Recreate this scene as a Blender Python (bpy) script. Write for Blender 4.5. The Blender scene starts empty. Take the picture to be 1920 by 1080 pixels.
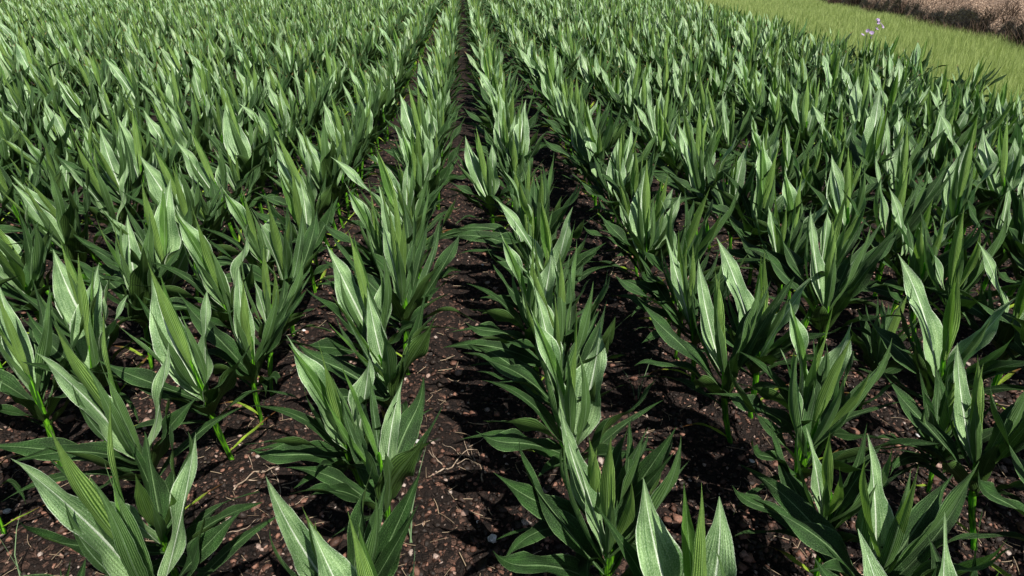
import bpy, bmesh, math, random
import numpy as np
from mathutils import Vector, Matrix, Euler

random.seed(11)
RNG = np.random.default_rng(11)
scene = bpy.context.scene
col = scene.collection
R = math.radians

# ------------------------------------------------------------------ camera
F_PX, W_PX, H_PX = 1150.0, 1920.0, 1080.0
CAM_H, PITCH, YAW = 2.07, R(27.9), R(4.13)
cam_d = bpy.data.cameras.new("camera")
cam_d.sensor_width = 36.0
cam_d.lens = F_PX / W_PX * 36.0
cam_d.clip_start, cam_d.clip_end = 0.05, 2000.0
cam = bpy.data.objects.new("camera", cam_d)
col.objects.link(cam)
cam.location = (0, 0, CAM_H)
cam.rotation_euler = Euler((math.pi / 2 - PITCH, 0, -YAW), 'XYZ')
scene.camera = cam
FWD = np.array([math.sin(YAW) * math.cos(PITCH), math.cos(YAW) * math.cos(PITCH), -math.sin(PITCH)])
RGT = np.array([math.cos(YAW), -math.sin(YAW), 0.0])
UPV = np.cross(RGT, FWD)


def project(p):
    d = np.asarray(p, float) - np.array([0, 0, CAM_H])
    z = d @ FWD
    if z < 0.05:
        return None
    return (960 + F_PX * (d @ RGT) / z, 540 - F_PX * (d @ UPV) / z, z)


def ground_at(px, py, h=0.0):
    """where the line of sight through a photo pixel meets the height h (used to survey positions)"""
    d = FWD + RGT * (px - 960) / F_PX + UPV * (540 - py) / F_PX
    t = (h - CAM_H) / d[2]
    return d[0] * t, d[1] * t


# ------------------------------------------------------------------ materials
class NT:
    def __init__(self, name):
        self.m = bpy.data.materials.new(name)
        self.m.use_nodes = True
        self.t = self.m.node_tree
        self.t.nodes.clear()
        self.out = self.t.nodes.new('ShaderNodeOutputMaterial')

    def n(self, typ, ins=None, **kw):
        nd = self.t.nodes.new(typ)
        for k, v in kw.items():
            setattr(nd, k, v)
        for k, v in (ins or {}).items():
            self.set(nd, k, v)
        return nd

    def set(self, nd, k, v):
        s = nd.inputs[k]
        if isinstance(v, bpy.types.NodeSocket):
            self.t.links.new(v, s)
        elif isinstance(v, bpy.types.Node):
            self.t.links.new(v.outputs[0], s)
        else:
            s.default_value = v

    def math(self, op, a, b=0.0, c=None):
        nd = self.n('ShaderNodeMath', operation=op)
        self.set(nd, 0, a)
        self.set(nd, 1, b)
        if c is not None:
            self.set(nd, 2, c)
        return nd.outputs[0]

    def mapr(self, v, a, b, c=0.0, d=1.0, smooth=True):
        nd = self.n('ShaderNodeMapRange', {0: v, 1: a, 2: b, 3: c, 4: d})
        if smooth:
            nd.interpolation_type = 'SMOOTHSTEP'
        return nd.outputs[0]

    def mix(self, f, a, b, mode='MIX'):
        nd = self.n('ShaderNodeMix', data_type='RGBA', blend_type=mode)
        for s, v in ((nd.inputs[0], f), (nd.inputs[6], a), (nd.inputs[7], b)):
            if isinstance(v, bpy.types.NodeSocket):
                self.t.links.new(v, s)
            else:
                s.default_value = v if not isinstance(v, tuple) or len(v) == 4 else (*v, 1)
        return nd.outputs[2]

    def noise(self, vec, scale, detail=3.0, rough=0.6):
        nd = self.n('ShaderNodeTexNoise', {'Scale': scale, 'Detail': detail, 'Roughness': rough})
        if vec is not None:
            self.set(nd, 'Vector', vec)
        return nd.outputs[0]

    def bump(self, h, strength, dist):
        return self.n('ShaderNodeBump', {'Height': h, 'Strength': strength, 'Distance': dist}).outputs[0]

    def surf(self, s):
        self.t.links.new(s.outputs[0] if isinstance(s, bpy.types.Node) else s, self.out.inputs[0])
        return self.m


def leaf_material(name, top_a, top_b, rib, under_a, under_b, trans, tmix, rough, spec, nveins=11, tip=None, grit_lo=.45):
    k = NT(name)
    uv = k.n('ShaderNodeUVMap', uv_map='leaf_uv').outputs[0]
    sp = k.n('ShaderNodeSeparateXYZ', {0: uv})
    U, V = sp.outputs[0], sp.outputs[1]
    geo = k.n('ShaderNodeNewGeometry')
    rnd, back = geo.outputs['Random Per Island'], geo.outputs['Backfacing']
    # texture space that runs along the blade, shifted for every blade
    sh = k.math('MULTIPLY', rnd, 57.0)
    sv = k.n('ShaderNodeCombineXYZ', {0: k.math('MULTIPLY', U, 1.0), 1: k.math('ADD', V, sh), 2: sh}).outputs[0]
    ms = k.n('ShaderNodeMapping', {0: sv})
    ms.inputs['Scale'].default_value = (22, 3.2, 1)
    streak = k.noise(ms.outputs[0], 1.0, 3.0, 0.65)
    mc = k.n('ShaderNodeMapping', {0: sv})
    mc.inputs['Scale'].default_value = (26, 60, 1)
    cell = k.noise(mc.outputs[0], 1.6, 3.0, 0.7)
    mf = k.n('ShaderNodeMapping', {0: sv})
    mf.inputs['Scale'].default_value = (70, 170, 1)
    fine = k.noise(mf.outputs[0], 1.0, 2.0, 0.6)
    ml = k.n('ShaderNodeMapping', {0: sv})
    ml.inputs['Scale'].default_value = (2.0, 4.0, 1)
    large = k.noise(ml.outputs[0], 1.0, 2.0, 0.5)
    au = k.math('ABSOLUTE', k.math('SUBTRACT', U, 0.5))
    ribw = k.math('MULTIPLY_ADD', V, -0.036, 0.052)
    ribm = k.mapr(k.math('DIVIDE', au, ribw), 0.45, 1.15, 1.0, 0.0)
    uu = k.math('MULTIPLY_ADD', streak, 0.035, U)
    vein = k.math('MULTIPLY_ADD', k.math('SINE', k.math('MULTIPLY', uu, 6.2832 * nveins)), 0.5, 0.5)
    vein_s = k.mapr(vein, 0.25, 0.85)
    top = k.mix(k.mapr(k.math('MULTIPLY_ADD', streak, 0.55, k.math('MULTIPLY', large, 0.45)), 0.34, 0.68), top_a, top_b)
    top = k.mix(k.mapr(cell, 0.42, 0.72, 0.0, 0.5), top, k.mix(0.5, top, rib))
    top = k.mix(k.math('MULTIPLY', ribm, 0.85), top, rib)
    und = k.mix(vein_s, under_a, under_b)
    und = k.mix(k.mapr(streak, 0.4, 0.7, 0.0, 0.4), und, under_b)
    und = k.mix(k.math('MULTIPLY', ribm, 0.5), und, rib)
    c = k.mix(back, top, und)
    c = k.mix(k.mapr(k.math('MULTIPLY_ADD', cell, .05, au), 0.485, 0.525, 0.0, 0.6), c, rib)
    grit = k.mapr(k.math('MULTIPLY_ADD', cell, .7, k.math('MULTIPLY', fine, .3)), .33, .68, grit_lo, 1.95 - grit_lo, False)
    c = k.mix(1.0, c, k.n('ShaderNodeCombineColor', {0: grit, 1: grit, 2: grit}).outputs[0], 'MULTIPLY')
    hs = k.n('ShaderNodeHueSaturation', {'Color': c, 'Hue': k.mapr(rnd, 0, 1, 0.485, 0.512, False),
                                         'Value': k.mapr(large, 0.3, 0.7, 0.8, 1.2)})
    c = hs.outputs[0]
    if tip is None:      # some blades have a withered tip
        wt = k.math('MULTIPLY', k.mapr(k.math('MULTIPLY_ADD', streak, .10, V), .965, 1.01), k.mapr(k.math('FRACT', k.math('MULTIPLY', rnd, 7.0)), .45, .55))
        c = k.mix(wt, c, (0.20, 0.13, 0.05))
    if tip is not None:
        c = k.mix(k.mapr(k.math('MULTIPLY_ADD', streak, 0.25, V), 0.62, 0.85), c, tip)
    hgt = k.math('ADD', k.math('MULTIPLY', cell, 0.7), k.math('MULTIPLY', vein, 0.22))
    bp = k.bump(hgt, 0.8, 0.007)
    p = k.n('ShaderNodeBsdfPrincipled', {'Base Color': c, 'Roughness': rough, 'Normal': bp})
    p.inputs['Specular IOR Level'].default_value = spec
    tcol = k.mix(0.35, trans, c, 'MIX')
    tcol = k.mix(k.math('MULTIPLY', vein_s, 0.65), tcol, tuple(x * 0.42 for x in trans))
    tl = k.n('ShaderNodeBsdfTranslucent', {'Color': tcol, 'Normal': bp})
    return k.surf(k.n('ShaderNodeMixShader', {0: tmix, 1: p.outputs[0], 2: tl.outputs[0]}))


M = {}
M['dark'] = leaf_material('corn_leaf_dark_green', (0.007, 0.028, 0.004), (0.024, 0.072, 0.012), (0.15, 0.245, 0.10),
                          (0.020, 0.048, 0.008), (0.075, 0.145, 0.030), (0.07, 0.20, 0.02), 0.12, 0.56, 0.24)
M['pale'] = leaf_material('corn_leaf_sun_sheen', (0.070, 0.18, 0.042), (0.28, 0.44, 0.18), (0.74, 0.84, 0.66),
                          (0.05, 0.11, 0.025), (0.17, 0.28, 0.09), (0.16, 0.44, 0.10), 0.20, 0.36, 0.42, grit_lo=.68)  # sun sheen on these blades is put into a lighter leaf colour
M['stripe'] = leaf_material('corn_leaf_striped', (0.045, 0.13, 0.015), (0.14, 0.30, 0.045), (0.30, 0.47, 0.20),
                            (0.03, 0.095, 0.010), (0.34, 0.54, 0.13), (0.30, 0.60, 0.07), 0.34, 0.5, 0.3, 8)
M['grey'] = leaf_material('corn_leaf_grey_green', (0.022, 0.062, 0.012), (0.075, 0.16, 0.04), (0.30, 0.44, 0.26),
                          (0.03, 0.085, 0.016), (0.16, 0.29, 0.09), (0.14, 0.34, 0.05), 0.26, 0.5, 0.3, 9)
M['yellow'] = leaf_material('corn_leaf_yellowing', (0.16, 0.36, 0.02), (0.40, 0.55, 0.04), (0.55, 0.62, 0.15),
                            (0.16, 0.36, 0.02), (0.36, 0.50, 0.05), (0.40, 0.60, 0.03), 0.35, 0.5, 0.3, 6,
                            tip=(0.20, 0.085, 0.03, 1))


def stem_material():
    k = NT('corn_stem')
    tc = k.n('ShaderNodeTexCoord').outputs['Object']
    mp = k.n('ShaderNodeMapping', {0: tc})
    mp.inputs['Scale'].default_value = (160, 160, 10)
    st = k.noise(mp.outputs[0], 1.0, 2.0, 0.6)
    c = k.mix(k.mapr(st, 0.42, 0.66), (0.015, 0.045, 0.006), (0.15, 0.44, 0.014))
    p = k.n('ShaderNodeBsdfPrincipled', {'Base Color': c, 'Roughness': 0.4, 'Normal': k.bump(st, 0.4, 0.003)})
    tl = k.n('ShaderNodeBsdfTranslucent', {'Color': (0.14, 0.58, 0.012, 1)})
    return k.surf(k.n('ShaderNodeMixShader', {0: 0.35, 1: p.outputs[0], 2: tl.outputs[0]}))


M['stem'] = stem_material()


def soil_material(name, light=1.0, scale=1.0, cols=None):
    k = NT(name)
    tc = k.n('ShaderNodeTexCoord').outputs['Object']
    v1 = k.n('ShaderNodeTexVoronoi', {'Vector': tc, 'Scale': 46 * scale, 'Randomness': 1.0})
    v2 = k.n('ShaderNodeTexVoronoi', {'Vector': tc, 'Scale': 120 * scale})
    n1 = k.noise(tc, 3.0 * scale, 4.0)
    n2 = k.noise(tc, 90 * scale, 3.0)
    sep = k.n('ShaderNodeSeparateColor', {0: v1.outputs['Color']})
    a, b, c3 = (0.006, 0.0035, 0.0025), (0.015, 0.008, 0.0055), (0.09, 0.05, 0.036)
    a, b, c3 = cols or (a, b, c3)
    a, b, c3 = [tuple(light * x for x in q) for q in (a, b, c3)]
    c = k.mix(sep.outputs[0], a, b)
    c = k.mix(k.mapr(sep.outputs[1], 0.72, 0.95), c, c3)
    c = k.mix(k.mapr(n2, 0.35, 0.7, 0.0, 0.6), c, k.mix(0.5, a, b))
    c = k.mix(k.mapr(n1, 0.3, 0.7, 0.0, 0.35), c, a)
    h = k.math('ADD', k.math('MULTIPLY', v1.outputs['Distance'], -1.0), k.math('MULTIPLY', v2.outputs['Distance'], -0.4))
    h = k.math('ADD', h, k.math('MULTIPLY', n2, 0.3))
    p = k.n('ShaderNodeBsdfPrincipled', {'Base Color': c, 'Roughness': 0.8, 'Normal': k.bump(h, 1.0, 0.022 / scale)})
    p.inputs['Specular IOR Level'].default_value = 0.25
    return k.surf(p)


M['soil'] = soil_material('tilled_soil')


def clod_material():
    k = NT('soil_clod')
    geo = k.n('ShaderNodeNewGeometry')
    rnd = geo.outputs['Random Per Island']
    tc = k.n('ShaderNodeTexCoord').outputs['Object']
    n2 = k.noise(tc, 150, 3.0)
    r = k.n('ShaderNodeValToRGB', {0: rnd})
    cr = r.color_ramp
    cr.elements[0].position, cr.elements[0].color = 0.0, (0.010, 0.006, 0.004, 1)
    cr.elements[1].position, cr.elements[1].color = 1.0, (0.40, 0.33, 0.29, 1)
    for pos, c in ((0.45, (0.015, 0.008, 0.005, 1)), (0.75, (0.085, 0.038, 0.024, 1)), (0.93, (0.28, 0.14, 0.095, 1))):
        e = cr.elements.new(pos)
        e.color = c
    c = k.mix(k.mapr(n2, 0.35, 0.75, 0.0, 0.6), r.outputs[0], (0.02, 0.012, 0.008))
    p = k.n('ShaderNodeBsdfPrincipled', {'Base Color': c, 'Roughness': 0.62, 'Normal': k.bump(n2, 0.8, 0.004)})
    p.inputs['Specular IOR Level'].default_value = 0.4
    return k.surf(p)


M['clod'] = clod_material()


def plain(name, a, b, rough, scale=40, bump=0.4, trans=None, tmix=0.0, island=0.0, spec=0.3):
    k = NT(name)
    tc = k.n('ShaderNodeTexCoord').outputs['Object']
    n = k.noise(tc, scale, 4.0)
    f = k.mapr(n, 0.3, 0.7)
    if island:
        rnd = k.n('ShaderNodeNewGeometry').outputs['Random Per Island']
        f = k.math('ADD', k.math('MULTIPLY', f, 1 - island), k.math('MULTIPLY', rnd, island))
    c = k.mix(f, a, b)
    p = k.n('ShaderNodeBsdfPrincipled', {'Base Color': c, 'Roughness': rough, 'Normal': k.bump(n, bump, 0.01)})
    p.inputs['Specular IOR Level'].default_value = spec
    if trans:
        tl = k.n('ShaderNodeBsdfTranslucent', {'Color': (*trans, 1)})
        return k.surf(k.n('ShaderNodeMixShader', {0: tmix, 1: p.outputs[0], 2: tl.outputs[0]}))
    return k.surf(p)


M['stone'] = plain('pale_stone', (0.30, 0.29, 0.28), (0.70, 0.70, 0.70), 0.35, 60, 0.5, spec=0.6)
M['root'] = plain('dry_root', (0.16, 0.11, 0.075), (0.40, 0.32, 0.24), 0.7, 50, 0.5)
M['straw'] = plain('straw', (0.14, 0.095, 0.06), (0.42, 0.33, 0.22), 0.65, 12, 0.2, island=0.7)
M['grass'] = plain('meadow_grass', (0.13, 0.21, 0.045), (0.60, 0.70, 0.28), 0.55, 0.9, 0.0, (0.36, 0.46, 0.10), 0.38, 0.85)
M['turf'] = plain('turf', (0.05, 0.07, 0.018), (0.11, 0.13, 0.035), 0.9, 6, 0.5)
M['bank'] = soil_material('dry_bank_soil', 1.0, 0.42, ((0.055, 0.034, 0.022), (0.40, 0.275, 0.19), (0.55, 0.41, 0.30)))
M['brush'] = plain('dead_brush', (0.018, 0.012, 0.008), (0.12, 0.080, 0.052), 0.8, 3, 0.1, island=0.8)
M['petal'] = plain('lilac_petal', (0.36, 0.27, 0.46), (0.52, 0.42, 0.60), 0.5, 40, 0.1, (0.6, 0.35, 0.75), 0.3)
M['flowerstem'] = plain('flower_stem', (0.07, 0.09, 0.07), (0.14, 0.15, 0.12), 0.6, 40, 0.1)


# ------------------------------------------------------------------ mesh helpers
def mesh_from(name, verts, faces, mats, fm=None, uvs=None, smooth=True):
    """verts (n,3), faces list of equal-length index arrays grouped as [(m,4) or (m,3) ...]"""
    me = bpy.data.meshes.new(name)
    verts = np.asarray(verts, np.float32)
    groups = [np.asarray(f, np.int32) for f in faces if len(f)]
    me.vertices.add(len(verts))
    me.vertices.foreach_set('co', verts.ravel())
    loops = np.concatenate([g.ravel() for g in groups])
    tot = np.concatenate([np.full(len(g), g.shape[1], np.int32) for g in groups])
    me.loops.add(len(loops))
    me.loops.foreach_set('vertex_index', loops)
    me.polygons.add(len(tot))
    me.polygons.foreach_set('loop_start', np.concatenate([[0], np.cumsum(tot)[:-1]]).astype(np.int32))
    me.polygons.foreach_set('loop_total', tot)
    for m in mats:
        me.materials.append(m)
    if fm is not None:
        me.polygons.foreach_set('material_index', np.asarray(fm, np.int32))
    me.polygons.foreach_set('use_smooth', np.full(len(tot), smooth))
    me.update(calc_edges=True)
    if uvs is not None:
        lay = me.uv_layers.new(name='leaf_uv')
        lay.data.foreach_set('uv', np.asarray(uvs, np.float32)[loops].ravel())
    me.validate()
    return me


def link(name, me, parent=None):
    o = bpy.data.objects.new(name, me)
    col.objects.link(o)
    if parent is not None:
        o.parent = parent
    return o


def tag(o, label, cat, group=None, kind=None):
    o['label'], o['category'] = label, cat
    if group:
        o['group'] = group
    if kind:
        o['kind'] = kind


def structure(o):
    o['kind'] = 'structure'


def vnoise(x, y, seed=0):
    xi, yi = np.floor(x).astype(np.int64), np.floor(y).astype(np.int64)
    fx, fy = x - xi, y - yi
    fx, fy = fx * fx * (3 - 2 * fx), fy * fy * (3 - 2 * fy)

    def h(a, b):
        n = (a * 374761393 + b * 668265263 + seed * 1442695041) & 0x7fffffff
        n = ((n ^ (n >> 13)) * 1274126177) & 0x7fffffff
        return ((n ^ (n >> 16)) & 0xffff) / 65535.0
    return (h(xi, yi) * (1 - fx) + h(xi + 1, yi) * fx) * (1 - fy) + (h(xi, yi + 1) * (1 - fx) + h(xi + 1, yi + 1) * fx) * fy


def tube(path, radii, sides=7, squash=1.0):
    path = np.asarray(path, float)
    n = len(path)
    tan = np.gradient(path, axis=0)
    tan /= np.linalg.norm(tan, axis=1)[:, None] + 1e-9
    ref = np.array([0.13, 0.97, 0.2])
    s = np.cross(tan, ref)
    s /= np.linalg.norm(s, axis=1)[:, None] + 1e-9
    b = np.cross(s, tan)
    ang = np.linspace(0, 2 * math.pi, sides, endpoint=False)
    v = (path[:, None, :] + (s[:, None, :] * np.cos(ang)[None, :, None] + b[:, None, :] * np.sin(ang)[None, :, None] * squash)
         * np.asarray(radii)[:, None, None]).reshape(-1, 3)
    f = []
    for i in range(n - 1):
        for j in range(sides):
            a, c = i * sides + j, i * sides + (j + 1) % sides
            f.append((a, c, c + sides, a + sides))
    return v, np.array(f)


# ------------------------------------------------------------------ corn plant
PV = np.array([0, .06, .16, .30, .45, .58, .70, .80, .88, .95, 1.0])
PW = np.array([.32, .42, .66, .94, 1.0, .90, .66, .40, .21, .09, .01])


def leaf_arrays(p, nv, nu, rs):
    """p: az, z0, length, width, elev0, elev1, fold, twist, curl(az change), wave"""
    az, z0, L, wid, e0, e1, fold, twist, swing, wave = p
    t = np.linspace(0, 1, nv + 1)
    te = t ** 1.5
    e = np.radians(e0 + (e1 - e0) * te)
    if wid > .10 and e1 < 46:
        ts = np.clip((t - .60) / .4, 0, 1)
        e = e + np.radians(rs.uniform(10, 60)) * ts * ts * (3 - 2 * ts)
    a = np.radians(az + swing * t)
    T = np.stack([np.cos(e) * np.cos(a), np.cos(e) * np.sin(a), np.sin(e)], 1)
    N = np.stack([-np.sin(e) * np.cos(a), -np.sin(e) * np.sin(a), np.cos(e)], 1)
    S = np.cross(T, N)
    tw = np.radians(twist) * t ** 1.3
    S2 = S * np.cos(tw)[:, None] + N * np.sin(tw)[:, None]
    N2 = N * np.cos(tw)[:, None] - S * np.sin(tw)[:, None]
    step = L / nv
    c = np.concatenate([[[0, 0, 0]], np.cumsum((T[:-1] + T[1:]) * 0.5 * step, 0)])
    c = c + np.array([math.cos(a[0]) * 0.008, math.sin(a[0]) * 0.008, z0])
    hw = np.interp(t, PV, PW) * wid * 0.5
    u = np.linspace(-1, 1, nu + 1)
    ph = rs.uniform(0, 6.28, 4)
    jag = 1 + (0.03 * np.sin(t * 46 + ph[0]) + 0.035 * np.sin(t * 19 + ph[1])) * (t > 0.12)
    w = hw[:, None] * u[None, :]
    w = np.where(np.abs(u)[None, :] > 0.9, w * jag[:, None], w)
    fo = fold + 0.9 * np.exp(-t / 0.07)
    au = np.abs(u)[None, :]
    off = fo[:, None] * hw[:, None] * (au ** 1.35)
    env = np.sin(np.pi * np.clip(t, 0, 1)) ** 0.7
    wv = np.where(u[None, :] < 0, np.sin(t * 6.28 * 1.7 + ph[2])[:, None], np.sin(t * 6.28 * 2.1 + ph[3])[:, None])
    off = off + wave * wid * env[:, None] * wv * au ** 2
    w = w * np.cos(np.arctan(fo))[:, None] ** 0.6
    V = c[:, None, :] + S2[:, None, :] * w[:, :, None] + N2[:, None, :] * off[:, :, None]
    uv = np.stack(np.broadcast_arrays((u[None, :] + 1) / 2, t[:, None]), 2)
    i, j = np.meshgrid(np.arange(nv), np.arange(nu), indexing='ij')
    q = (i * (nu + 1) + j).ravel()
    F = np.stack([q, q + 1, q + nu + 2, q + nu + 1], 1)
    return V.reshape(-1, 3), F, uv.reshape(-1, 2)


# az 0 = +X (right), 90 = away from the viewer, 180 = left, 270 = towards the viewer
TYPE_A = [  # mat, name, (az, z0, len, width, elev0, elev1, fold, twist, swing, wave)
    ('stripe', 'leaf', (272, .42, .54, .085, 84, 92, .40, 0, 0, .03)),
    ('stripe', 'leaf', (95, .44, .46, .070, 80, 88, .50, 30, 10, .03)),
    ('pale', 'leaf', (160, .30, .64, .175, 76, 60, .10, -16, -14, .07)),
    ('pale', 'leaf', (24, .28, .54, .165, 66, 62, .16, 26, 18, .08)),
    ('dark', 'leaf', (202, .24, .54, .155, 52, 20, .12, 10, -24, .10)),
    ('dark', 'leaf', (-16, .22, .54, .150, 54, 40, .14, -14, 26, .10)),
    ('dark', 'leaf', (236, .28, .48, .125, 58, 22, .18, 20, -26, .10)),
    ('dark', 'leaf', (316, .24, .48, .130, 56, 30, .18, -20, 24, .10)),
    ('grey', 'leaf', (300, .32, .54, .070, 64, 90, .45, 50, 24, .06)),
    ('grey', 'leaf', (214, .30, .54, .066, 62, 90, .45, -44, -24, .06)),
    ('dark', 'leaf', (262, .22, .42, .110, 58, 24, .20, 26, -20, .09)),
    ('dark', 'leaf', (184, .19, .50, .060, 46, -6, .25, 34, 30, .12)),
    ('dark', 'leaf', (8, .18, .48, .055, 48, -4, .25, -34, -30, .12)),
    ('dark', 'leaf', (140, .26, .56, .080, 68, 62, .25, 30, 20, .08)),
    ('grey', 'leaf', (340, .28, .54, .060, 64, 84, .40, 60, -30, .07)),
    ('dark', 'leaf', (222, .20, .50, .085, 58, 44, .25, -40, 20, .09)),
    ('yellow', 'leaf', (28, .055, .28, .040, 36, -10, .25, 20, 24, .10)),
]
TYPE_B = [
    ('stripe', 'leaf', (250, .42, .50, .078, 78, 92, .40, 20, 0, .03)),
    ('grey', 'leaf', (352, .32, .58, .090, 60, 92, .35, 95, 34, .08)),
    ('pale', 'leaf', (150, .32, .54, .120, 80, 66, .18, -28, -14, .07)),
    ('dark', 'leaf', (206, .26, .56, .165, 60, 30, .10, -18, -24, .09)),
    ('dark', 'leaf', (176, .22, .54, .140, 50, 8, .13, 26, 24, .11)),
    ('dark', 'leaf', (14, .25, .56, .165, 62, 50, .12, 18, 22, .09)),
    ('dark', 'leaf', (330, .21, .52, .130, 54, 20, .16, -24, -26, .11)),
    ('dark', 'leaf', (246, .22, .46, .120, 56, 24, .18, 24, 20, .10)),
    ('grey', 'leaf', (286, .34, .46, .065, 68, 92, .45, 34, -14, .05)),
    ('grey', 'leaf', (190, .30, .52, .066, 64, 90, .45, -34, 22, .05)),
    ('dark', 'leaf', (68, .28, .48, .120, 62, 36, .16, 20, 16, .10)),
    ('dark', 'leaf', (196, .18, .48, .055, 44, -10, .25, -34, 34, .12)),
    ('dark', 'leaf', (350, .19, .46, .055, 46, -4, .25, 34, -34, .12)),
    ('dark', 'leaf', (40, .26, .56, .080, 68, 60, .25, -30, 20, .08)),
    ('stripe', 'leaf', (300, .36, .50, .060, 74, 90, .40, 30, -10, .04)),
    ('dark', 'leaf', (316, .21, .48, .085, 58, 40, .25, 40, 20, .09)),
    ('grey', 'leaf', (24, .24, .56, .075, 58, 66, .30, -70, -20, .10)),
    ('yellow', 'leaf', (206, .05, .26, .040, 32, -16, .25, -20, -22, .10)),
]
MATS = ['dark', 'pale', 'stripe', 'grey', 'yellow', 'stem']


def variant(kind, seed):
    rs = np.random.default_rng(seed)
    out = []
    for mat, nm, p in (TYPE_A if kind == 'A' else TYPE_B):
        q = list(p)
        if q[1] > .1:        # leaves sit up the stalk one above another
            q[1] = q[1] * 1.12 + .02
            q[2] *= .93
            q[3] *= .92
            q[9] *= 1.9
        q[0] += rs.normal(0, 7 if mat == 'pale' else 17)
        q[1] += rs.normal(0, .012)
        q[2] *= 1 + rs.normal(0, .06)
        q[3] *= (.94 if mat == 'pale' else .74) * (1 + rs.normal(0, .10))
        if mat == 'dark':
            q[2] *= 1.05
        q[4] += rs.normal(0, 6)
        q[5] += rs.normal(0, 6 if mat == 'pale' else 14)
        q[7] += rs.normal(0, 14 if mat == 'pale' else 36)
        q[8] += rs.normal(0, 20)
        out.append((mat, nm, q, int(rs.integers(1 << 30))))
    return out


def stem_arrays(sides, n, seed):
    rs = np.random.default_rng(seed)
    z = np.linspace(-0.02, 0.56, n)
    x = 0.010 * np.sin(z * 9 + rs.uniform(0, 6)) * (z > 0)
    y = 0.010 * np.sin(z * 8 + rs.uniform(0, 6)) * (z > 0)
    r = np.interp(z, [-.02, .06, .12, .25, .42, .56], [.013, .0115, .0135, .015, .013, .006])
    r = r * (1 + 0.10 * (np.sin(z * 52) > 0.8))
    return tube(np.stack([x, y, z], 1), r, sides, 0.8)


VARIANTS = [('A', variant('A', s)) for s in (1, 2, 3, 4, 9)] + [('B', variant('B', s)) for s in (5, 6, 7, 8, 10)]


def build_prototype(idx):
    kind, leaves = VARIANTS[idx]
    root = bpy.data.objects.new('corn_plant', None)
    root.empty_display_size = 0.1
    col.objects.link(root)
    v, f = stem_arrays(9, 18, idx)
    link('stem', mesh_from('stem', v, [f], [M['stem']]), root)
    for mat, nm, p, sd in leaves:
        v, f, uv = leaf_arrays(p, 22, 8, np.random.default_rng(sd))
        o = link(nm, mesh_from('leaf', v, [f], [M[mat]], uvs=uv), root)
        if mat == 'yellow':
            o['label'] = 'small yellowing leaf with a brown dry tip low on the stem'
    return root


def merged_arrays(idx, nv, nu):
    kind, leaves = VARIANTS[idx]
    vs, fs, us, ms, off = [], [], [], [], 0
    v, f = stem_arrays(5, 4, idx)
    vs.append(v), fs.append(f), us.append(np.zeros((len(v), 2))), ms.append(np.full(len(f), 5))
    off = len(v)
    for mat, nm, p, sd in leaves:
        v, f, uv = leaf_arrays(p, nv, nu, np.random.default_rng(sd))
        vs.append(v), fs.append(f + off), us.append(uv), ms.append(np.full(len(f), MATS.index(mat)))
        off += len(v)
    return np.concatenate(vs), np.concatenate(fs), np.concatenate(us), np.concatenate(ms)


# ------------------------------------------------------------------ where the plants stand
ROW0, ROW_GAP, STEP = 0.415, 0.755, 0.28


def edge_x(y):
    return 6.95 + (y - 6.9) * 0.118


plants = []      # x, y, type(None), yaw, scale, tilt_x, tilt_y, row
SURVEY = {       # row: where the photo shows the tips of the tall pale leaves of its nearest plants
    0: [(1235, 895), (988, 565), (932, 424), (928, 372), (872, 255)],
    -1: [(580, 980), (537, 628), (612, 458), (645, 340)],
    -2: [(20, 860), (65, 660), (285, 512), (183, 390), (410, 345)],
    1: [(1300, 1010), (1508, 550), (1343, 445), (1210, 318)],
    2: [(1705, 475), (1560, 310)],
}


def pale_tip(idx, yaw, sc, tx, ty):
    for mat, nm, p, sd in VARIANTS[idx][1]:
        if mat == 'pale':
            v, f, uv = leaf_arrays(p, 8, 2, np.random.default_rng(sd))
            return np.array(Euler((R(tx), R(ty), R(yaw))).to_matrix()) @ v[-2] * sc


rs = np.random.default_rng(77)
for k in range(-46, 22):
    X = ROW0 + ROW_GAP * k + (-.02 if k < 0 else 0 if k == 0 else .05)
    calm = .6 if k in (0, -1) else 1.0
    y = 0.75 + rs.uniform(0, STEP)
    if k in SURVEY:
        got = []
        for tip in SURVEY[k]:
            idx = int(rs.integers(5))
            pose = (rs.normal(0, 6) + (-38 if k > 0 else 0), 1 + rs.normal(0, .03), rs.normal(0, 2), -5.5 + rs.normal(0, 2))
            o3 = pale_tip(idx, *pose)
            wx, wy = ground_at(tip[0], tip[1], o3[2])
            got.append((wy - o3[1], float(np.clip(wx - o3[0], X - .20, X + .20)), idx, pose))
        got.sort(key=lambda q: q[0])
        prev = got[0][0] - .27
        while prev > .75:
            plants.append((X, prev, 'B', k, None))
            prev -= STEP
        prev = None
        for (yy, xx, idx, pose) in got:
            m = 0 if prev is None else max(0, round((yy - prev) / .29) - 1)
            for q in range(m):
                plants.append((X + rs.normal(0, .03), prev + (yy - prev) * (q + 1) / (m + 1), 'B', k, None))
            plants.append((xx, yy, 'A', k, (idx, pose)))
            prev = yy
        y = prev + STEP
    nxt = 'A' if rs.random() < 0.5 else 'B'
    while y < 42:
        yj = y + rs.normal(0, .035)
        if X < edge_x(yj) + rs.normal(0, .12):
            plants.append((X + rs.normal(0, .035), yj, nxt, k, None))
        nxt = ('B' if nxt == 'A' else 'A') if rs.random() < 0.8 else nxt
        y += STEP
info = []
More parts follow.
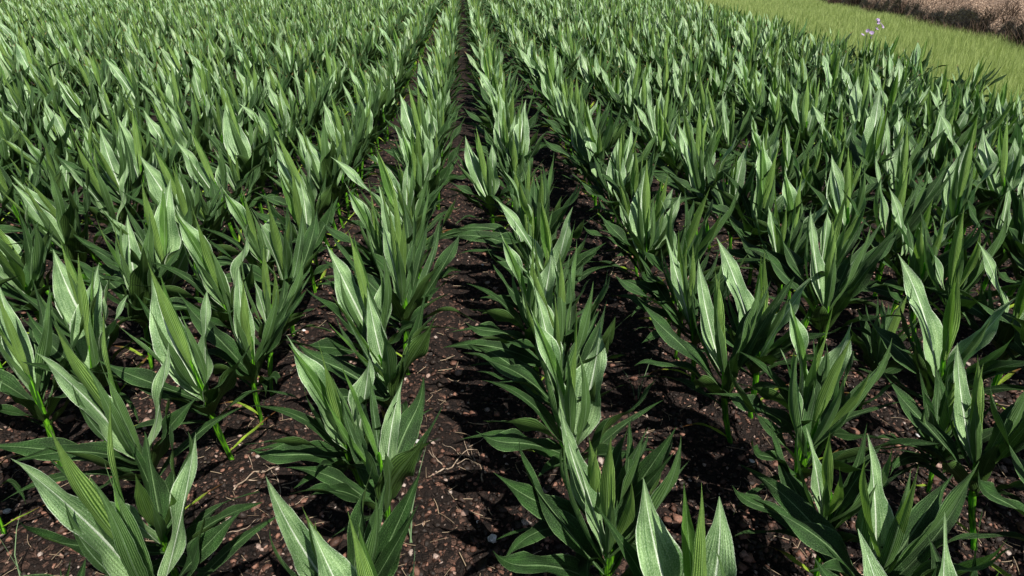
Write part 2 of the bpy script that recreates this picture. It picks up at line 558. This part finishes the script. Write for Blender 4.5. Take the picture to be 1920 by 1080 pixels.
for (x, y, kd, k, fixed) in plants:
    best = None
    seen = False
    near = False
    for h in (0.0, .25, .5, .75, .92):
        for dx in (-.15, 0, .15):
            q = project((x + dx, y, h))
            if q is None:
                continue
            if 5 < q[0] < 1915 and 5 < q[1] < 1075:
                seen = True
            m = F_PX * 1.6 / q[2]
            if -m - 120 < q[0] < 1920 + m + 120 and -60 < q[1] < 1080 + m + 200:
                near = True
    d = (np.array([x, y, .4]) - np.array([0, 0, CAM_H])) @ FWD
    yaw = rs.normal(0, 28) + (-30 if x > .9 else 0)
    idx = (0 if kd[0] == 'A' else 5) + int(rs.integers(5))
    sc = float(np.clip(rs.normal(.99, .10), .74, 1.2))
    tx, ty = rs.normal(0, 6), rs.normal(-5 if k != 0 else -2, 3.5 if k in (0, -1) else 6)
    if fixed:
        idx, (yaw, sc, tx, ty) = fixed
    info.append(dict(x=x, y=y, k=k, idx=idx, yaw=yaw, sc=sc, tx=tx, ty=ty, seen=seen, near=near, d=d))
vis = sorted([i for i in info if i['seen']], key=lambda i: i['d'])
singles, rest = vis[:300], vis[300:] + [i for i in info if i['near'] and not i['seen']]

ORD1 = ['', 'first', 'second', 'third', 'fourth', 'fifth', 'sixth', 'seventh', 'eighth', 'ninth', 'tenth', 'eleventh', 'twelfth',
        'thirteenth', 'fourteenth', 'fifteenth', 'sixteenth', 'seventeenth', 'eighteenth', 'nineteenth']
TENS = {2: ('twentieth', 'twenty'), 3: ('thirtieth', 'thirty'), 4: ('fortieth', 'forty')}


def ordinal(n):
    if n < 20:
        return ORD1[n]
    return TENS[n // 10][0] if n % 10 == 0 else TENS[n // 10][1] + '-' + ORD1[n % 10]


def row_words(k):
    n = k + 1 if k >= 0 else -k
    side = 'right' if k >= 0 else 'left'
    return ('the row just ' if n == 1 else 'the ' + ordinal(n) + ' row ') + side + ' of the bare strip'


SPECIAL = {}
protos = {}
order = {}
GROUP = 'young corn plants growing in rows'
for it in sorted(singles, key=lambda i: i['y']):
    if it['idx'] not in protos:
        root = build_prototype(it['idx'])
        protos[it['idx']] = root
    else:
        src = protos[it['idx']]
        root = src.copy()
        col.objects.link(root)
        for ch in src.children:
            c = ch.copy()
            col.objects.link(c)
            c.parent = root
    it['obj'] = root
    root.location = (it['x'], it['y'], 0)
    root.rotation_euler = Euler((R(it['tx']), R(it['ty']), R(it['yaw'])))
    root.scale = (it['sc'],) * 3
    n = order[it['k']] = order.get(it['k'], 0) + 1
    lab = ('nearest' if n == 1 else ordinal(n) + ' nearest') + ' corn plant in ' + row_words(it['k'])
    lab += ', broad pale leaves' if VARIANTS[it['idx']][0] == 'A' else ', mostly dark leaves'
    tag(root, lab, 'corn plant', GROUP)

# the rest of the field: one mass
lod = {}
Vs, Fs, Us, Ms, off = [], [], [], [], 0
for it in rest:
    lv = 12 if it['d'] < 13 else 8
    key = (it['idx'], lv)
    if key not in lod:
        lod[key] = merged_arrays(it['idx'], lv, 4 if lv == 12 else 2)
    v, f, u, m = lod[key]
    mat = np.array(Euler((R(it['tx']), R(it['ty']), R(it['yaw']))).to_matrix()) * it['sc']
    Vs.append(v @ mat.T + np.array([it['x'], it['y'], 0]))
    Fs.append(f + off), Us.append(u), Ms.append(m)
    off += len(v)
if Vs:
    o = link('corn_field', mesh_from('corn_field', np.concatenate(Vs), [np.concatenate(Fs)], [M[k] for k in MATS],
                                     np.concatenate(Ms), np.concatenate(Us)))
    tag(o, 'dense mass of young corn rows filling the field beyond the nearer plants', 'corn field', kind='stuff')
print('plants', len(plants), 'singles', len(singles), 'rest', len(rest))

# ------------------------------------------------------------------ ground
def soil_h(x, y):
    h = 0.030 * (vnoise(x * 2.3, y * 2.3, 1) - .5) + 0.034 * (vnoise(x * 8, y * 8, 2) - .5)
    h += 0.026 * (vnoise(x * 23, y * 23, 3) - .5) + 0.014 * (vnoise(x * 48, y * 48, 4) - .5)
    ph = (x - ROW0) / ROW_GAP
    return h + 0.022 * np.cos(2 * math.pi * ph) - 0.02


xs = np.concatenate([[-400, -150, -60, -30, -16, -9, -6], np.arange(-4.2, 5.2, .021), [6.5, 9, 16, 30, 60, 150, 400]])
ys = np.concatenate([[-60, -20, -6, -2, 0], np.arange(.7, 7.6, .021), np.arange(7.7, 14, .12), [16, 20, 30, 60, 150, 400, 900]])
gx, gy = np.meshgrid(xs, ys, indexing='ij')
fade = np.clip((gx + 8) / 3, 0, 1) * np.clip((9 - gx) / 3, 0, 1) * np.clip((14 - gy) / 4, 0, 1) * np.clip((gy + 1) / 1.5, 0, 1)
gz = soil_h(gx, gy) * fade - 0.02 * (1 - fade)
nx, ny = len(xs), len(ys)
ii, jj = np.meshgrid(np.arange(nx - 1), np.arange(ny - 1), indexing='ij')
q = (ii * ny + jj).ravel()
o = link('soil_ground', mesh_from('soil_ground', np.stack([gx, gy, gz], 2).reshape(-1, 3),
                                  [np.stack([q, q + ny, q + ny + 1, q + 1], 1)], [M['soil']]))
structure(o)


def ico(sub):
    bm = bmesh.new()
    bmesh.ops.create_icosphere(bm, subdivisions=sub, radius=1.0)
    bm.verts.ensure_lookup_table()
    v = np.array([x.co[:] for x in bm.verts])
    f = np.array([[a.index for a in p.verts] for p in bm.faces])
    bm.free()
    return v, f


def rot_mats(n, g):
    qn = g.normal(size=(n, 4))
    qn /= np.linalg.norm(qn, axis=1)[:, None]
    w, x, y, z = qn.T
    return np.stack([1 - 2 * (y * y + z * z), 2 * (x * y - z * w), 2 * (x * z + y * w), 2 * (x * y + z * w), 1 - 2 * (x * x + z * z),
                     2 * (y * z - x * w), 2 * (x * z - y * w), 2 * (y * z + x * w), 1 - 2 * (x * x + y * y)], 1).reshape(-1, 3, 3)


def lump(v, g, amp):
    d = g.normal(size=(5, 3))
    r = 1 + amp * np.sum([np.sin(v @ d[i] * 2.2 + i) for i in range(5)], 0) / 2.5
    return v * r[:, None] * g.uniform(.7, 1.15, 3)


def in_soil(n, g, ymax):
    """points on the soil, more of them close by"""
    y = .8 + (ymax - .8) * g.random(n) ** 1.9
    x = g.uniform(-1, 1, n) * (1.0 + y * .85) + .35 + .07 * y
    ok = (x > -4.2) & (x < 5.1) & (x < edge_x(y))
    return x[ok], y[ok]


g = np.random.default_rng(5)
v1, f1 = ico(1)
temps = [lump(v1 / np.linalg.norm(v1, axis=1)[:, None], g, .6) for _ in range(12)]
px, py = in_soil(54000, g, 8.4)
Rm = rot_mats(len(px), g)
sz = np.exp(g.normal(math.log(.0078), .5, len(px))).clip(.003, .024)
Vs, Fs = [], []
for i in range(len(px)):
    v = temps[i % 12] @ Rm[i].T * sz[i]
    v[:, 2] *= .6
    Vs.append(v + [px[i], py[i], 0])
    Fs.append(f1 + i * len(v1))
Vs = np.array(Vs)
Vs[:, :, 2] += (soil_h(px, py) + sz * .35)[:, None]
o = link('soil_clods', mesh_from('soil_clods', Vs.reshape(-1, 3), [np.concatenate(Fs)], [M['clod']]))
tag(o, 'loose reddish brown soil crumbs and clods between the corn rows', 'soil clods', kind='stuff')

# straw bits
px, py = in_soil(3200, g, 7.5)
Vs, Fs, off = [], [], 0
for i in range(len(px)):
    L = g.uniform(.02, .09)
    a = g.uniform(0, 6.28)
    t = np.linspace(-.5, .5, 4)
    bend = g.normal(0, .2)
    P = np.stack([px[i] + L * (np.cos(a) * t - np.sin(a) * bend * t * t), py[i] + L * (np.sin(a) * t + np.cos(a) * bend * t * t), t * 0], 1)
    P[:, 2] = soil_h(P[:, 0], P[:, 1]).max() + .008 + g.uniform(-.004, .012) * t
    v, f = tube(P, np.full(4, g.uniform(.0008, .0020)), 4)
    Vs.append(v), Fs.append(f + off)
    off += len(v)
o = link('straw_bits', mesh_from('straw_bits', np.concatenate(Vs), [np.concatenate(Fs)], [M['straw']]))
tag(o, 'scattered bits of dry straw and stubble lying on the soil', 'straw', kind='stuff')

# pale stones one by one
STONES = [
    ((922, 1002), .023, 'biggest white stone on the bare strip, close to the bottom edge'),
    ((784, 834), .014, 'small white stone on the bare strip near its left side'),
    ((897, 966), .011, 'tiny white stone on the bare strip above the big white stone'),
    ((570, 622), .015, 'bright pebble at the foot of the second row left of the strip'),
    ((10, 952), .019, 'pale stone at the very left edge of the soil'),
    ((1408, 873), .014, 'white pebble in dark soil between the second and third rows on the right'),
    ((905, 490), .012, 'small white pebble on the strip at mid distance'),
    ((1722, 812), .012, 'little white pebble between rows at the right side'),
]
v2, f2 = ico(3)
for (pp, s, lab) in STONES:
    x, y = ground_at(*pp)
    v = lump(v2, g, .20) * s * [1, .8, .6]
    o = link('stone', mesh_from('stone', v, [f2], [M['stone']]))
    o.location = (x, y, float(soil_h(np.array([x]), np.array([y]))[0]) + s * .35 + .004)
    o.rotation_euler = (0, 0, g.uniform(0, 6))
    tag(o, lab, 'stone', 'pale stones on the soil')


def root_mesh(L, a, x, y, branches):
    Vs, Fs, off = [], [], 0

    def run(p0, a, L, r, seg=12):
        t = np.linspace(0, 1, seg)
        da = np.cumsum(g.normal(0, .16, seg))
        st = L / seg
        P = np.zeros((seg, 3))
        P[:, 0] = p0[0] + np.cumsum(np.cos(a + da)) * st
        P[:, 1] = p0[1] + np.cumsum(np.sin(a + da)) * st
        P[:, 2] = soil_h(P[:, 0] + x, P[:, 1] + y) + .010 + .010 * np.sin(t * 5 + g.uniform(0, 6))
        return P, tube(P, r * (1 - .7 * t), 6)
    P, (v, f) = run((0, 0), a, L, .0042)
    Vs.append(v), Fs.append(f)
    off = len(v)
    for b in range(branches):
        i = int(g.integers(2, 10))
        _, (v, f) = run(P[i, :2], a + g.choice([-1, 1]) * g.uniform(.4, 1.1), L * g.uniform(.3, .6), .0026)
        Vs.append(v), Fs.append(f + off)
        off += len(v)
    return np.concatenate(Vs), np.concatenate(Fs)


ROOTS = [
    ((905, 905), .34, 1.5, 5, 'branching dry root lying along the middle of the bare strip'),
    ((810, 890), .30, 1.1, 3, 'thin straight dry root on the left side of the bare strip'),
    ((500, 985), .32, 1.3, 4, 'tan dry root on the soil between the two rows at lower left'),
    ((430, 930), .30, .9, 3, 'dry forked root at the foot of the second row on the left'),
    ((1155, 640), .46, 2.0, 5, 'long dry root tangle in the gap right of the central row'),
    ((1140, 520), .40, 1.2, 4, 'dry root threads further up the gap right of the central row'),
    ((790, 650), .30, 2.6, 4, 'pale dry root beside the row just left of the strip'),
    ((385, 1060), .25, 1.9, 3, 'dry root at the bottom edge between the left rows'),
    ((510, 640), .28, .5, 4, 'pale forked root under the second row on the left, at mid distance'),
    ((1290, 610), .35, 2.4, 4, 'dark dry root in shade beyond the second row on the right'),
]
for (pp, L, a, b, lab) in ROOTS:
    x, y = ground_at(*pp)
    v, f = root_mesh(L, a, x, y, b)
    o = link('dry_root', mesh_from('dry_root', v, [f], [M['root']]))
    o.location = (x, y, 0)
    tag(o, lab, 'dry root', 'dry roots on the soil')

# ------------------------------------------------------------------ grass verge
BX0, BY0, BSL = 14.6, 15.24, 0.2516


def bank_x(y):
    return BX0 + (y - BY0) * BSL


yy = np.linspace(-3, 90, 120)
tt = np.linspace(0, 1, 24)
Y, T = np.meshgrid(yy, tt, indexing='ij')
X = (edge_x(Y) + .12) * (1 - T) + (bank_x(Y) + 1.2) * T
Z = 0.012 + 0.05 * np.sin(T * 3.1) * vnoise(X * 1.2, Y * 1.2, 8)
ny = len(tt)
ii, jj = np.meshgrid(np.arange(len(yy) - 1), np.arange(ny - 1), indexing='ij')
q = (ii * ny + jj).ravel()
o = link('verge_ground', mesh_from('verge_ground', np.stack([X, Y, Z], 2).reshape(-1, 3),
                                   [np.stack([q, q + 1, q + ny + 1, q + ny], 1)[:, ::-1]], [M['turf']]))
structure(o)


def blades(x, y, z, h, w, lean, az, name, mat):
    n = len(x)
    d = np.stack([np.cos(az), np.sin(az)], 1)
    fa = az + RNG.uniform(-1.4, 1.4, n)
    s = np.stack([-np.sin(fa), np.cos(fa)], 1)
    V = np.zeros((n, 7, 3))
    for r, (t, ww) in enumerate(((0, 1.0), (.4, .85), (.75, .5))):
        off = d * (lean * h * t ** 1.8)[:, None]
        for sd in (0, 1):
            V[:, r * 2 + sd, :2] = np.stack([x, y], 1) + off + s * (w * ww * (sd - .5))[:, None]
            V[:, r * 2 + sd, 2] = z + h * t * np.sqrt(np.maximum(.1, 1 - (lean * t * .6) ** 2))
    V[:, 6, :2] = np.stack([x, y], 1) + d * (lean * h)[:, None]
    V[:, 6, 2] = z + h * np.sqrt(np.maximum(.1, 1 - (lean * .6) ** 2))
    b = (np.arange(n) * 7)[:, None]
    Q = np.concatenate([b + [0, 1, 3, 2], b + [2, 3, 5, 4]])
    Tt = b + [4, 5, 6]
    return link(name, mesh_from(name, V.reshape(-1, 3), [Q, Tt], [mat]))


n = 260000
y = 4 + 56 * RNG.random(n) ** 1.35
t = RNG.random(n)
x = edge_x(y) + .05 + (bank_x(y) + .25 - edge_x(y)) * t
ok = []
c = np.stack([x, y, np.full(n, .2)], 1) - [0, 0, CAM_H]
zc = c @ FWD
pxx = 960 + F_PX * (c @ RGT) / np.maximum(zc, .1)
ok = (zc > .3) & (pxx < 2350) & (pxx > 1150)
x, y, zc = x[ok], y[ok], zc[ok]
n = len(x)
h = RNG.uniform(.18, .38, n) * (1 + .25 * (vnoise(x * .8, y * .8, 5) - .5))
w = np.maximum(.006, zc * .00042) * RNG.uniform(.7, 1.4, n)
o = blades(x, y, np.full(n, .01), h, w, RNG.uniform(.02, .38, n), RNG.uniform(0, 6.28, n), 'meadow_grass', M['grass'])
tag(o, 'tall yellow green meadow grass between the corn and the brown bank', 'grass', kind='stuff')
print('grass blades', n)

# ------------------------------------------------------------------ bank
yy = np.arange(2, 75, .07)
prof = [(-.35, -.05), (0.0, -.03), (.05, .10), (.09, .22), (.12, .34), (.15, .46), (.19, .56), (.26, .64), (.36, .70), (.5, .75), (.7, .80),
        (.95, .87), (1.2, .93), (1.5, 1.01), (1.9, 1.11), (2.4, 1.23), (3, 1.38), (4, 1.62), (6, 2.1), (9, 2.8), (14, 3.8), (30, 6.2), (70, 8), (150, 6)]
pd = np.array([p[0] for p in prof])
ph = np.array([p[1] for p in prof])
Yb, D = np.meshgrid(yy, pd, indexing='ij')
Hh = np.broadcast_to(ph, D.shape).copy()
face = np.clip(D / .25, 0, 1) * np.clip(Hh, 0, 1)
lip = .55 + .9 * vnoise(Yb * .55, Yb * 0, 21) + .35 * vnoise(Yb * 2.3, Yb * 0, 22)
Hh = np.where(D < 14, Hh * (lip * np.exp(-np.maximum(D - .3, 0) / 2.0) + 1.0 * (1 - np.exp(-np.maximum(D - .3, 0) / 2.0))), Hh)
back = (vnoise(Yb * 1.1, Yb * 0, 23) - .5) * .7 + (vnoise(Yb * 4, Hh * 2, 24) - .5) * .25
Dd = D + back * np.exp(-np.maximum(D - .4, 0) / 1.5)
Hh = Hh + (vnoise(Yb * 5, D * 5, 25) - .5) * .10 * np.clip(D * 4, 0, 1) + (vnoise(Yb * 1.4, D * 1.4, 26) - .5) * .12 * np.clip(D, 0, 1)
nrm = np.array([1, -BSL]) / math.hypot(1, BSL)
Xb = bank_x(Yb) + Dd * nrm[0]
Yw = Yb + Dd * nrm[1]
ny = len(pd)
ii, jj = np.meshgrid(np.arange(len(yy) - 1), np.arange(ny - 1), indexing='ij')
q = (ii * ny + jj).ravel()
o = link('soil_bank_terrain', mesh_from('soil_bank_terrain', np.stack([Xb, Yw, Hh], 2).reshape(-1, 3),
                                        [np.stack([q, q + 1, q + ny + 1, q + ny], 1)[:, ::-1]], [M['bank']]))
structure(o)
# dead brush standing along the foot and face of the bank
n = 22000
yb = RNG.uniform(8, 48, n)
dd = RNG.uniform(-.25, .75, n) + (vnoise(yb * 1.1, yb * 0, 23) - .5) * .6
x = bank_x(yb) + dd * nrm[0]
y = yb + dd * nrm[1]
zb = np.interp(dd, pd, ph) * RNG.uniform(.2, .9, n)
o = blades(x, y, np.maximum(zb - .05, 0), RNG.uniform(.15, .6, n) * (.35 + 1.3 * vnoise(yb * .9, yb * 0, 31) ** 1.5), RNG.uniform(.012, .03, n),
           RNG.uniform(.1, .8, n), RNG.uniform(0, 6.28, n), 'dead_brush', M['brush'])
tag(o, 'dark dead brush and stalks along the shaded foot of the brown bank', 'dead brush', kind='stuff')

# ------------------------------------------------------------------ lilac flower
fx, fy = 0, 0
zf = 13.4
xf, yf = (1611 - 960) / F_PX * zf, (zf - CAM_H * math.sin(PITCH)) / math.cos(PITCH)
fx, fy = xf * math.cos(YAW) + yf * math.sin(YAW), yf * math.cos(YAW) - xf * math.sin(YAW)
fl = bpy.data.objects.new('wildflower', None)
col.objects.link(fl)
fl.location = (fx, fy, 0)
tag(fl, 'lone lilac wildflower on tall stalks at the edge of the corn and grass', 'flower')
SP = [((-.03, 0), (.20, 1.02), 'tall'), ((.0, .02), (-.02, .80), 'short')]
heads = []
for (b, tp, nm) in SP:
    t = np.linspace(0, 1, 10)
    P = np.stack([b[0] + (tp[0] - b[0]) * t ** 1.6, b[1] + t * 0, tp[1] * t], 1)
    v, f = tube(P, .010 * (1 - .5 * t), 6)
    link('stem', mesh_from('stem', v, [f], [M['flowerstem']]), fl)
    for (tt_, sx) in ((1.05, -.08), (.99, -.06), (.94, -.02), (.90, .07), (.86, .11), (.82, .02), (.74, -.03)) if nm == 'tall' else ((1.0, 0), (.90, -.10), (.95, .09), (.84, .10)):
        i = tt_ * 9
        c = np.array([np.interp(i, np.arange(10), P[:, a]) for a in range(3)]) + [sx, RNG.normal(0, .01), 0]
        heads.append(c)
for hcen in heads:
    Vs, Fs, off = [], [], 0
    tilt = Euler((RNG.uniform(.5, 1.1), 0, RNG.normal(0, .7))).to_matrix()
    for pk in range(5):
        a = pk * 2 * math.pi / 5
        vv = []
        for r in np.linspace(0.004, .038, 5):
            for s in (-1, -.4, .4, 1):
                wid = .022 * math.sin(min(1, r / .038 * .9 + .1) * math.pi * .62)
                vv.append((r * math.cos(a) - s * wid * math.sin(a), r * math.sin(a) + s * wid * math.cos(a), .010 * (r / .038) ** 2 + .004 * s * s))
        vv = np.array(vv)
        q = np.array([[i * 4 + j, i * 4 + j + 1, i * 4 + j + 5, i * 4 + j + 4] for i in range(4) for j in range(3)])
        Vs.append(vv), Fs.append(q + off)
        off += len(vv)
    o = link('blossom', mesh_from('blossom', np.concatenate(Vs) @ np.array(tilt).T, [np.concatenate(Fs)], [M['petal']]), fl)
    o.location = hcen

# thin weeds standing on the soil
WEEDS = [((40, 1078), [(.34, .004, 100, .2), (.28, .004, 60, .35), (.22, .004, 140, .3)], 'thin grassy weed sprouting at the bottom left corner'),
         ((770, 1010), [(.42, .008, 62, .45), (.20, .005, 120, .5)], 'thin dark weed blade leaning right over the bare strip'),
         ((1195, 735), [(.26, .005, 50, .6), (.22, .005, 150, .5), (.24, .005, 95, .2)], 'small thin leaved weed in the gap right of the central row')]
for (pp, bl, lab) in WEEDS:
    x, y = ground_at(*pp)
    n = len(bl)
    o = blades(np.full(n, 0.0) + RNG.normal(0, .006, n), np.full(n, 0.0), np.full(n, -.01), np.array([b[0] for b in bl]), np.array([b[1] for b in bl]),
               np.array([b[3] for b in bl]), np.radians([b[2] for b in bl]), 'weed', M['grey'])
    o.location = (x, y, float(soil_h(np.array([x]), np.array([y]))[0]))
    tag(o, lab, 'weed', 'weeds on the soil')

# ------------------------------------------------------------------ light
SUN_AZ, SUN_EL = R(150), R(56)      # azimuth from +Y towards +X
wd = bpy.data.worlds.new("World")
scene.world = wd
wd.use_nodes = True
nt = wd.node_tree
bg = nt.nodes['Background']
sky = nt.nodes.new('ShaderNodeTexSky')
sky.sky_type = 'NISHITA'
sky.sun_disc = False
sky.sun_elevation = SUN_EL
sky.sun_rotation = SUN_AZ
nt.links.new(sky.outputs[0], bg.inputs[0])
bg.inputs[1].default_value = 0.05
sd = bpy.data.lights.new('sun', 'SUN')
sd.energy = 5.0
sd.angle = R(0.5)
sd.color = (1.0, 0.95, 0.87)
so = bpy.data.objects.new('sun', sd)
col.objects.link(so)
dirv = Vector((math.sin(SUN_AZ) * math.cos(SUN_EL), math.cos(SUN_AZ) * math.cos(SUN_EL), math.sin(SUN_EL)))
so.rotation_euler = dirv.to_track_quat('Z', 'Y').to_euler()
so.location = dirv * 30

vs = scene.view_settings
vs.view_transform = 'Standard'
vs.look = 'None'
vs.exposure = 0.66
vs.gamma = 1.0
